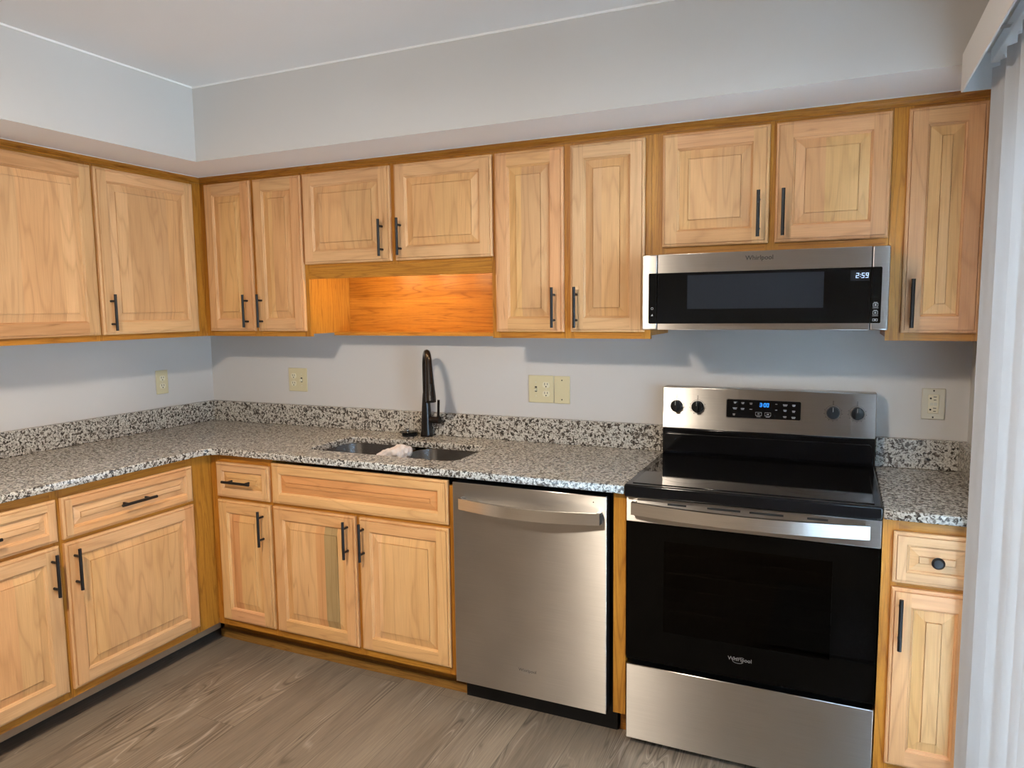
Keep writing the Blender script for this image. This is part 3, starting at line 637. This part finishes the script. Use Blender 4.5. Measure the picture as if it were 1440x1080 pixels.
# ---------------------------------------------------------------- wall plates
def plate_thing(name, label, x0, x1, z0, z1, side='back', mat='almond', devices=()):
    T = Thing(name, label, 'outlet' if 'outlet' in name else 'wall plate', ((x0 + x1) / 2, 0, (z0 + z1) / 2), side, None)
    b = MB(); b.box((x0, -0.0065, z0), (x1, -0.0006, z1)); T.part('plate', b, mat, bevel=0.0028, seg=2)
    zc = (z0 + z1) / 2; yf = -0.0065
    for kind, cx in devices:
        if kind == 'duplex':
            for s in (-1, 1):
                c = zc + s * 0.0195; b = MB(); P = [(cx + 0.0165 * math.cos(a), c + min(0.0125, max(-0.0125, 0.0165 * math.sin(a)))) for a in [2 * PI * k / 24 for k in range(24)]]
                b.prism(P, yf - 0.002, yf + 0.001); r = T.part('receptacle', b, 'ivory')
                b = MB(); b.box((cx - 0.0075, yf - 0.0026, c - 0.001), (cx - 0.0050, yf - 0.0018, c + 0.009)); b.box((cx + 0.0050, yf - 0.0026, c + 0.000), (cx + 0.0075, yf - 0.0018, c + 0.008))
                b.lathe([(0.0, -0.0006), (0.003, -0.0006), (0.003, 0.0004)], (cx, yf - 0.002, c - 0.0075), 10, axis='y'); T.part('slot', b, 'slot', r)
            b = MB(); b.lathe([(0, -0.0012), (0.003, -0.0008), (0.003, 0.001)], (cx, yf, zc), 10, axis='y'); T.part('screw', b, 'cream')
        if kind == 'toggle':
            b = MB(); b.box((cx - 0.0052, yf - 0.0006, zc - 0.012), (cx + 0.0052, yf + 0.001, zc + 0.012)); f = T.part('switch_slot', b, 'slot')
            b = MB(); b.prism([(yf + 0.001, zc - 0.008), (yf - 0.012, zc - 0.006), (yf - 0.013, zc + 0.001), (yf + 0.001, zc + 0.006)], cx - 0.0042, cx + 0.0042, 'x'); T.part('toggle', b, 'ivory')
            for s in (-1, 1):
                b = MB(); b.lathe([(0, -0.0012), (0.0028, -0.0008), (0.0028, 0.001)], (cx, yf, zc + s * 0.030), 10, axis='y'); T.part('screw', b, 'cream')
        if kind == 'blank':
            for s in (-1, 1):
                b = MB(); b.lathe([(0, -0.0012), (0.003, -0.0008), (0.003, 0.001)], (cx, yf, zc + s * 0.042), 10, axis='y'); T.part('screw', b, 'slot')
        if kind == 'gfci':
            b = MB(); b.box((cx - 0.0168, yf - 0.003, zc - 0.0335), (cx + 0.0168, yf + 0.001, zc + 0.0335)); r = T.part('receptacle', b, 'ivory', bevel=0.001, seg=1)
            for s in (-1, 1):
                c = zc + s * 0.020; b = MB()
                b.box((cx - 0.001, yf - 0.0036, c + 0.0045), (cx + 0.009, yf - 0.0028, c + 0.0068)); b.box((cx, yf - 0.0036, c - 0.0065), (cx + 0.008, yf - 0.0028, c - 0.0042))
                b.lathe([(0, -0.0006), (0.0034, -0.0006), (0.0034, 0.0004)], (cx - 0.009, yf - 0.003, c), 10, axis='y')
                T.part('slot', b, 'slot', r)
            for dx in (-0.006, 0.006):
                b = MB(); b.box((cx + dx - 0.005, yf - 0.0045, zc - 0.005), (cx + dx + 0.005, yf - 0.0028, zc + 0.005)); T.part('reset_button', b, 'cream', r)
            for s in (-1, 1):
                b = MB(); b.lathe([(0, -0.0012), (0.003, -0.0008), (0.003, 0.001)], (cx, yf, zc + s * 0.047), 10, axis='y'); T.part('screw', b, 'slot')
plate_thing('outlet_plate', 'almond single outlet on the side wall near the corner', -0.365, -0.295, 1.088, 1.208, 'left', devices=[('duplex', -0.33)])
plate_thing('outlet_plate', 'almond double plate by the corner, outlet beside a switch, nearest the sink', 0.534, 0.652, 1.087, 1.207, devices=[('duplex', 0.568), ('toggle', 0.618)])
plate_thing('outlet_plate', 'almond double plate with switch then outlet, touching the blank plate', 1.877, 1.9945, 1.086, 1.206, devices=[('toggle', 1.912), ('duplex', 1.960)])
plate_thing('wall_plate', 'almond blank cover plate with only two screws', 1.9965, 2.069, 1.0855, 1.2055, devices=[('blank', 2.033)])
plate_thing('outlet_plate', 'cream outlet with test buttons on the wall between range and blinds', 3.3895, 3.462, 1.091, 1.201, mat='cream', devices=[('gfci', 3.4258)])

# ---------------------------------------------------------------- digits and small marks
SEG = {'0': 'abcdef', '1': 'bc', '2': 'abged', '3': 'abgcd', '5': 'afgcd', '9': 'abcdfg'}
def digits(body, x, z, h, y, sl=0.10):
    b = MB(); w_ = h * 0.52; t = h * 0.13; cx = x
    for ch in body:
        if ch == ':':
            for q in (0.3, 0.7): b.box((cx + sl * h * q, y - 0.0004, z + h * q - t / 2), (cx + t + sl * h * q, y, z + h * q + t / 2))
            cx += t * 2.2; continue
        for s in SEG[ch]:
            xa, xb, za, zb = {'a': (0, w_, h - t, h), 'd': (0, w_, 0, t), 'g': (0, w_, h / 2 - t / 2, h / 2 + t / 2), 'f': (0, t, h / 2, h), 'b': (w_ - t, w_, h / 2, h), 'e': (0, t, 0, h / 2), 'c': (w_ - t, w_, 0, h / 2)}[s]
            k = sl * (za + zb) / 2
            b.box((cx + xa + k, y - 0.0004, z + za), (cx + xb + k, y, z + zb))
        cx += w_ + t * 1.5
    return b
def ring(b, x, z, r, y, t=0.0008, n=16, m=0):
    for k in range(n):
        a0, a1 = 2 * PI * k / n, 2 * PI * (k + 1) / n
        b.face([(x + r * math.cos(a0), y, z + r * math.sin(a0)), (x + r * math.cos(a1), y, z + r * math.sin(a1)), (x + (r - t) * math.cos(a1), y, z + (r - t) * math.sin(a1)), (x + (r - t) * math.cos(a0), y, z + (r - t) * math.sin(a0))], None, (1, 1, 1), m)
def swoosh(x, z, w_, h_, y):
    """open orbit-like loop drawn round the word mark"""
    b = MB(); pts = [(x + w_ * math.cos(a) * (0.55 + 0.45 * math.sin(a / 2.0) ** 2), y, z + h_ * math.sin(a) + 0.35 * h_ * math.cos(a)) for a in [0.5 + 5.0 * k / 28 for k in range(29)]]
    b.tube(pts, 0.0006, 5); return b

# ---------------------------------------------------------------- dishwasher
T = Thing('dishwasher', 'stainless steel dishwasher with bowed bar handle under the granite counter', 'dishwasher', (2.135, -0.3, 0))
X0, X1, DYF = 1.838, 2.424, -0.640
b = MB(); b.box((1.842, -0.585, 0.105), (2.434, -0.02, 0.872)); T.part('tub', b, 'black_plastic')
b = MB(); b.box((X0, DYF, 0.102), (X1, DYF + 0.004, 0.8685)); d = T.part('door', b, 'steel', bevel=0.002, seg=2)
b = MB(); b.box((X0 + 0.003, DYF + 0.0042, 0.104), (X1 - 0.001, -0.590, 0.8675)); T.part('inner_door', b, 'black_plastic')
def bowbar(x0, x1, z0, z1, ye, ym, ywall, t=0.010, n=20, cap=True):
    """flat bar bowed outwards between two ends that return to the door"""
    b = MB(); xs = [x0 + (x1 - x0) * k / n for k in range(n + 1)]
    f = lambda x: ye + (ym - ye) * math.sin(PI * (x - x0) / (x1 - x0))
    for a, c in zip(xs, xs[1:]):
        ya, yc = f(a), f(c)
        for q in ([(a, ya, z0), (c, yc, z0), (c, yc, z1), (a, ya, z1)], [(c, yc + t, z0), (a, ya + t, z0), (a, ya + t, z1), (c, yc + t, z1)],
                  [(a, ya, z1), (c, yc, z1), (c, yc + t, z1), (a, ya + t, z1)], [(a, ya + t, z0), (c, yc + t, z0), (c, yc, z0), (a, ya, z0)]): b.face(q, smooth=True)
    b.box((x0, ye, z0), (x0 + 0.012, ywall, z1)); b.box((x1 - 0.012, ye, z0), (x1, ywall, z1))
    return b
T.part('handle', bowbar(1.876, 2.408, 0.776, 0.816, -0.668, -0.712, DYF + 0.0005), 'steel_handle', d)
b = MB(); b.box((2.4081, -0.669, 0.777), (2.4092, -0.645, 0.815)); T.part('handle_end_cap', b, 'ink', d)
b = MB(); b.box((1.836, -0.552, 0.0), (2.440, -0.545, 0.1015)); T.part('toe_kick', b, 'black_plastic')
b = MB(); b.lathe([(0, -0.001), (0.0022, -0.0006), (0.0022, 0.0)], (2.378, DYF, 0.846), 10, axis='y'); T.part('indicator_lamp', b, 'ink')
lg = text('logo', 'Whirlpool', 0.0165, (2.131, DYF - 0.0006, 0.200), 'dim_print', d, T.org)
T.part('logo_swoosh', swoosh(2.132, 0.197, 0.022, 0.009, DYF - 0.0006), 'logo_metal', d)

# ---------------------------------------------------------------- range
T = Thing('electric_range', 'freestanding stainless and black glass electric range between filler panel and narrow cabinet', 'stove', (2.866, -0.33, 0))
X0, X1, YD = 2.488, 3.244, -0.6215; YB = -0.575
b = MB()
b.box((X0 + 0.002, YB, 0.045), (X0 + 0.03, -0.04, 0.876)); b.box((X1 - 0.03, YB, 0.045), (X1 - 0.002, -0.04, 0.876))
b.box((X0 + 0.03, -0.07, 0.045), (X1 - 0.03, -0.04, 0.876)); b.box((X0 + 0.03, YB, 0.28), (X1 - 0.03, -0.07, 0.33)); b.box((X0 + 0.03, YB, 0.775), (X1 - 0.03, -0.07, 0.876)); b.box((X0 + 0.03, YB, 0.045), (X1 - 0.03, -0.07, 0.07))
T.part('body', b, 'enamel')
b = MB(); b.box((X0 + 0.0301, -0.13, 0.331), (X1 - 0.0301, -0.071, 0.774)); T.part('oven_back', b, 'cavity')
for z in (0.47, 0.60):
    b = MB()
    for k in range(9): b.tube([(X0 + 0.08 + k * 0.0742, -0.54, z), (X0 + 0.08 + k * 0.0742, -0.16, z)], 0.0022, 6)
    for y in (-0.54, -0.35, -0.16): b.tube([(X0 + 0.034, y, z), (X1 - 0.034, y, z)], 0.003, 6)
    T.part('oven_rack', b, 'chrome')
# door: control-less trim strip, glass, handle
b = MB()
b.box((X0 + 0.001, YD, 0.312), (X0 + 0.125, YB - 0.003, 0.790)); b.box((X1 - 0.125, YD, 0.312), (X1 - 0.001, YB - 0.003, 0.790))
b.box((X0 + 0.125, YD, 0.312), (X1 - 0.125, YB - 0.003, 0.425)); b.box((X0 + 0.125, YD, 0.735), (X1 - 0.125, YB - 0.003, 0.790))
door = T.part('oven_door', b, 'black_glass')
b = MB(); b.box((X0 + 0.1255, YD + 0.0002, 0.4255), (X1 - 0.1255, YD + 0.005, 0.7345)); T.part('window', b, 'oven_glass', door)
b = MB(); b.box((X0 - 0.001, YD - 0.002, 0.7905), (X1 + 0.001, YB - 0.003, 0.8735)); T.part('trim_strip', b, 'steel', door, bevel=0.002)
for a, c in ((2.624, 2.684), (2.750, 2.851), (2.878, 2.977), (3.044, 3.102)):
    b = MB(); b.box((a, YD - 0.0026, 0.8565), (c, YD - 0.0018, 0.8630)); T.part('vent_slot', b, 'ink', door)
T.part('handle', bowbar(2.510, 3.214, 0.821, 0.8615, -0.652, -0.690, YD - 0.0015, 0.012), 'steel_handle', door)
lg = text('logo', 'Whirlpool', 0.0175, (2.859, YD - 0.0006, 0.377), 'logo_metal', door, T.org)
T.part('logo_swoosh', swoosh(2.860, 0.374, 0.023, 0.0095, YD - 0.0008), 'logo_metal', door)
b = MB(); b.box((X0, YD, 0.0265), (X1, YB - 0.003, 0.2935)); T.part('drawer', b, 'steel', bevel=0.003)
for x in (X0 + 0.05, X1 - 0.05):
    for y in (-0.53, -0.10):
        b = MB(); b.lathe([(0, 0), (0.018, 0), (0.018, 0.01), (0.010, 0.012), (0.010, 0.044)], (x, y, 0.0004), 12); T.part('foot', b, 'black_plastic')
# cooktop
b = MB(); b.box((2.4855, -0.648, 0.8785), (3.2460, -0.03, 0.9205)); ct = T.part('cooktop', b, 'enamel', bevel=0.006, seg=3)
b = MB(); b.box((2.508, -0.622, 0.9206), (3.224, -0.115, 0.9228)); g = T.part('glass_top', b, 'cook_glass', ct, bevel=0.001, seg=1)
b = MB()
for x, y, r in ((2.67, -0.47, 0.105), (2.67, -0.25, 0.075), (3.05, -0.47, 0.115), (3.05, -0.47, 0.075), (3.05, -0.24, 0.075), (2.86, -0.22, 0.05)):
    for k in range(32):
        a0, a1 = 2 * PI * k / 32, 2 * PI * (k + 1) / 32
        b.face([(x + r * math.cos(a0), y + r * math.sin(a0), 0.9230), (x + r * math.cos(a1), y + r * math.sin(a1), 0.9230), (x + (r - .002) * math.cos(a1), y + (r - .002) * math.sin(a1), 0.9230), (x + (r - .002) * math.cos(a0), y + (r - .002) * math.sin(a0), 0.9230)])
T.part('burner_marks', b, 'screen', ct)
# black riser with an embossed panel, then the stainless backguard
b = MB(); b.box((2.489, -0.092, 0.9206), (3.243, -0.012, 1.022)); T.part('riser', b, 'enamel', bevel=0.003)
P = rrect(2.496, 3.236, 0.930, 1.004, 0.016); b = MB(); b.prism(P, -0.100, -0.091); T.part('riser_panel', b, 'enamel', bevel=0.004, seg=3)
b = MB(); prof = [(-0.012, 1.022), (-0.0885, 1.022), (-0.0875, 1.037), (-0.075, 1.183), (-0.012, 1.183)]
b.prism(prof, 2.4865, 3.2445, 'x'); bg = T.part('backguard', b, 'steel', bevel=0.0025)
ax = Vector((0, 0.0125, 0.146)).normalized()
def bgp(x, z, out=0.0):   # point on the tilted face
    t = (z - 1.037) / 0.146; y = -0.0875 + 0.0125 * t
    return Vector((x, y, z)) + Vector((0, -0.996, 0.085)) * out
tilt = math.atan2(0.0125, 0.146)
def tiltmb(mb, z0):       # lay a flat part (built at y=0) onto the tilted backguard
    o = bgp(0, z0)
    for v in mb.v:
        dzv = v.z - z0; yy = v.y
        v.y = o.y + dzv * math.sin(tilt) + yy * math.cos(tilt); v.z = z0 + dzv * math.cos(tilt) - yy * math.sin(tilt)
    return mb
zm = 1.1095
b = MB(); b.prism(rrect(2.731, 2.996, 1.0745, 1.1445, 0.006), -0.0016, 0.002); disp = T.part('display', tiltmb(b, zm), 'enamel', bg)
b = MB(); P1, P2 = rrect(2.729, 2.998, 1.0725, 1.1465, 0.007), rrect(2.7315, 2.9955, 1.0750, 1.1440, 0.006)
for k in range(len(P1)):
    k2 = (k + 1) % len(P1); b.face([(P1[k][0], -0.0017, P1[k][1]), (P1[k2][0], -0.0017, P1[k2][1]), (P2[k2][0], -0.0017, P2[k2][1]), (P2[k][0], -0.0017, P2[k][1])])
T.part('bezel', tiltmb(b, zm), 'chrome', bg)
T.part('clock_digits', tiltmb(digits('3:00', 2.851, 1.1195, 0.0145, -0.0018, 0.06), zm), 'clock_blue', disp)
b = MB(); rq = random.Random(4)
for x, z, w_ in ((2.762, 1.134, .010), (2.790, 1.133, .011), (2.762, 1.112, .016), (2.790, 1.111, .013), (2.759, 1.0885, .009), (2.820, 1.132, .010), (2.820, 1.109, .010), (2.910, 1.132, .007), (2.910, 1.110, .007), (2.941, 1.131, .016), (2.971, 1.131, .011), (2.941, 1.111, .011), (2.971, 1.109, .011), (2.941, 1.0875, .012), (2.971, 1.086, .014)):
    b.box((x - w_ / 2, -0.0021, z - 0.0012), (x + w_ / 2, -0.0016, z + 0.0008))
    if rq.random() < 0.6: b.box((x - w_ / 2.6, -0.0021, z - 0.0052), (x + w_ / 2.6, -0.0016, z - 0.0034))
for x in (2.848, 2.881):
    for q in ((x - .011, 1.086, x + .011, 1.087), (x - .011, 1.098, x + .011, 1.099), (x - .011, 1.086, x - .0102, 1.099), (x + .0102, 1.086, x + .011, 1.099), (x - .004, 1.0915, x + .004, 1.0935), (x - .007, 1.0815, x + .007, 1.083)): b.box((q[0], -0.0021, q[1]), (q[2], -0.0016, q[3]))
T.part('button_marks', tiltmb(b, zm), 'grey_ink', disp)
for x in (2.541, 2.622, 3.104, 3.183):
    b = MB(); ring(b, x, zm, 0.0275, -0.0006, 0.0008, 28)
    for k in range(9):
        a = math.radians(-200 + 27.5 * k) ; b.box((x + 0.030 * math.cos(a) - .0011, -0.0008, zm + 0.030 * math.sin(a) - .0011), (x + 0.030 * math.cos(a) + .0011, -0.0002, zm + 0.030 * math.sin(a) + .0011))
    for z in (1.1400, 1.1455, 1.1510): b.box((x - .0022, -0.0008, z - .001), (x + .0022, -0.0002, z + .0012))
    T.part('knob_dial', tiltmb(b, zm), 'ink', bg)
    b = MB(); b.lathe([(0.0235, 0.0), (0.0235, -0.006), (0.0215, -0.010), (0.0205, -0.020), (0.0, -0.021)], (x, 0, zm), 28, axis='y')
    b.box((x - 0.0058, -0.030, zm - 0.0205), (x + 0.0058, -0.019, zm + 0.0205)); kn = T.part('knob', tiltmb(b, zm), 'black_plastic')
    b = MB(); b.box((x - 0.0008, -0.0304, zm + 0.004), (x + 0.0008, -0.0299, zm + 0.019)); T.part('pointer', tiltmb(b, zm), 'grey_ink', kn)

# ---------------------------------------------------------------- microwave
T = Thing('microwave', 'low stainless microwave with black glass front mounted over the range', 'microwave', (2.87, -0.22, 1.42))
X0, X1, Z0, Z1, YM = 2.4915, 3.2480, 1.4196, 1.6735, -0.4517
b = MB(); b.box((X0 + 0.006, YM + 0.0225, Z0 + 0.002), (X1 - 0.006, -0.002, Z1 - 0.001)); T.part('housing', b, 'black_plastic')
pan = []
for nm, a, c in (('trim_strip', X0, 2.5430), ('door', 2.5452, 3.1970), ('trim_strip', 3.1990, X1)):
    b = MB(); b.box((a, YM, Z0), (c, YM + 0.022, Z1)); pan.append(T.part(nm, b, 'steel', bevel=0.004 if nm != 'door' else 0.0015, seg=3))
GZ0, GZ1 = 1.4410, 1.6110
b = MB(); b.prism(arc(2.519, GZ1 - .004, .004, 90, 180, 4) + arc(2.519, GZ0 + .004, .004, 180, 270, 4) + [(2.5430, GZ0), (2.5430, GZ1)], YM - 0.0015, YM + 0.001); g0 = T.part('glass_strip', b, 'mw_glass', pan[0])
b = MB(); b.box((2.5452, YM - 0.0015, GZ0), (3.1970, YM + 0.001, GZ1)); g1 = T.part('door_glass', b, 'mw_glass', pan[1])
b = MB(); b.prism([(3.1990, GZ1), (3.1990, GZ0)] + arc(3.223, GZ0 + .004, .004, 270, 360, 4) + arc(3.223, GZ1 - .004, .004, 0, 90, 4), YM - 0.0015, YM + 0.001); g2 = T.part('glass_strip', b, 'mw_glass', pan[2])
b = MB(); b.box((2.646, YM - 0.0019, 1.4895), (3.066, YM - 0.0015, 1.6015)); T.part('viewing_window', b, 'screen', pan[1])
b = MB(); b.box((3.140, YM - 0.0019, 1.570), (3.194, YM - 0.0015, 1.603)); T.part('clock_panel', b, 'screen', pan[1])
T.part('clock_digits', digits('2:59', 3.1545, 1.5785, 0.0155, YM - 0.0020), 'clock_white', pan[1])
text('logo', 'Whirlpool', 0.0205, (2.873, YM - 0.0005, 1.6512), 'ink', pan[1], T.org, bold=0.0002)
b = MB(); ring(b, 2.5275, 1.492, 0.0042, YM - 0.0018, 0.0012, 16)
b.face([(2.5235, YM - 0.0018, 1.4665), (2.5315, YM - 0.0018, 1.4665), (2.5285, YM - 0.0018, 1.474)]); T.part('icon_marks', b, 'grey_ink', pan[0])
b = MB(); yb = YM - 0.0019
for zc in (1.4965, 1.4725, 1.4510):
    big = zc > 1.46; h = 0.0055 if big else 0.0038
    b.box((3.205, yb, zc + h - .001), (3.219, yb + .0004, zc + h)); b.box((3.205, yb, zc - h), (3.219, yb + .0004, zc - h + .001))
    b.box((3.205, yb, zc - h), (3.2062, yb + .0004, zc + h)); b.box((3.2178, yb, zc - h), (3.219, yb + .0004, zc + h)); b.box((3.2095, yb, zc - .002), (3.2145, yb + .0004, zc + .002))
    if big: b.box((3.204, yb, zc - h - .0042), (3.220, yb + .0004, zc - h - .0030)); b.box((3.207, yb, zc + h + .0014), (3.217, yb + .0004, zc + h + .0028))
T.part('icon_marks', b, 'grey_ink', pan[2])

# ---------------------------------------------------------------- lamp bar hidden in the niche, ceiling lamp, rug
T = Thing('niche_lamp', 'slim lamp bar under the short cabinet, lighting the oak niche', 'lamp', (1.50, -0.20, 1.689))
b = MB(); b.box((1.14, -0.25, 1.668), (1.66, -0.20, 1.6885)); T.part('housing', b, 'white')
b = MB(); b.box((1.15, -0.245, 1.6645), (1.65, -0.205, 1.6678)); T.part('diffuser', b, 'niche_bulb')
for xl in (1.17, 1.38, 1.58):
    al = bpy.data.lights.new('niche_lamp_light', 'POINT'); al.shadow_soft_size = 0.018; al.energy = NICHE_W; al.color = NICHE_COL
    ao = bpy.data.objects.new('niche_lamp_light', al); C.objects.link(ao); ao.location = (xl, -0.225, 1.652)
T = Thing('ceiling_lamp', 'round flush ceiling lamp', 'lamp', (LAMP_POS[0], LAMP_POS[1], CEIL))
b = MB(); b.lathe([(0, -0.001), (0.16, -0.001), (0.16, -0.018), (0.0, -0.018)], (LAMP_POS[0], LAMP_POS[1], CEIL), 32); T.part('base_plate', b, 'white')
b = MB(); b.lathe([(0.022, -0.019), (0.022, -0.055), (0.0, -0.058)], (LAMP_POS[0], LAMP_POS[1], CEIL), 16); T.part('bulb', b, 'bulb')
b = MB(); b.box((2.86, -2.38, 0.0006), (3.44, -1.56, 0.016), 'y'); tag(b.build('rug', 'rug', None, (3.15, -1.97, 0), bevel=0.004), 'small grey pile rug on the floor in front of the range', 'rug')

# ---------------------------------------------------------------- vertical blinds
T = Thing('vertical_blind', 'white vertical blind hanging over the sliding glass door', 'blind', (3.46, -1.7, 0.03))
YE = -2.46
b = MB(); b.box((3.389, YE, 2.058), (3.394, -0.600, 2.157)); T.part('valance', b, 'white', bevel=0.001, seg=1)
b = MB(); b.box((3.3942, -0.605, 2.058), (3.5335, -0.601, 2.155)); T.part('valance_return', b, 'white')
b = MB(); b.box((3.3942, YE, 2.150), (3.5335, -0.606, 2.1545)); T.part('dust_cover', b, 'white')
b = MB(); b.box((3.447, YE, 2.113), (3.489, -0.640, 2.149)); T.part('head_rail', b, 'white', bevel=0.002, seg=1)
for y in (-0.9, -1.55, -2.2):
    b = MB(); b.box((3.3945, y - 0.012, 2.120), (3.4465, y + 0.012, 2.1235)); T.part('valance_clip', b, 'chrome')
rv = random.Random(5); y = -0.705; k = 0
while y > YE + 0.05:
    ang = math.radians((-64, -75, -67, -72)[k % 4] + rv.uniform(-3, 3)); b = MB(); pr = []
    for q, bow in ((-.5, 0), (-.4, .0036), (-.25, .0068), (-.1, .0086), (.1, .0086), (.25, .0068), (.4, .0036), (.5, 0)):
        s = q * 0.089; pr.append((3.468 + s * math.cos(ang) - bow * math.sin(ang), y + s * math.sin(ang) + bow * math.cos(ang)))
    off = (-math.sin(ang) * 0.0009, math.cos(ang) * 0.0009)
    for (ax_, ay), (bx_, by) in zip(pr, pr[1:]):
        for z0, z1 in ((0.035, 2.095),):
            b.face([(ax_, ay, z0), (bx_, by, z0), (bx_, by, z1), (ax_, ay, z1)], smooth=True); b.face([(bx_ + off[0], by + off[1], z0), (ax_ + off[0], ay + off[1], z0), (ax_ + off[0], ay + off[1], z1), (bx_ + off[0], by + off[1], z1)], smooth=True)
    vn = T.part('vane', b, 'vane')
    b = MB(); b.box((3.463, y - 0.004, 2.0945), (3.473, y + 0.004, 2.1128)); T.part('vane_stem', b, 'chrome', vn)
    y -= (0.062, 0.100, 0.074, 0.094)[k % 4] + rv.uniform(-0.006, 0.006); k += 1
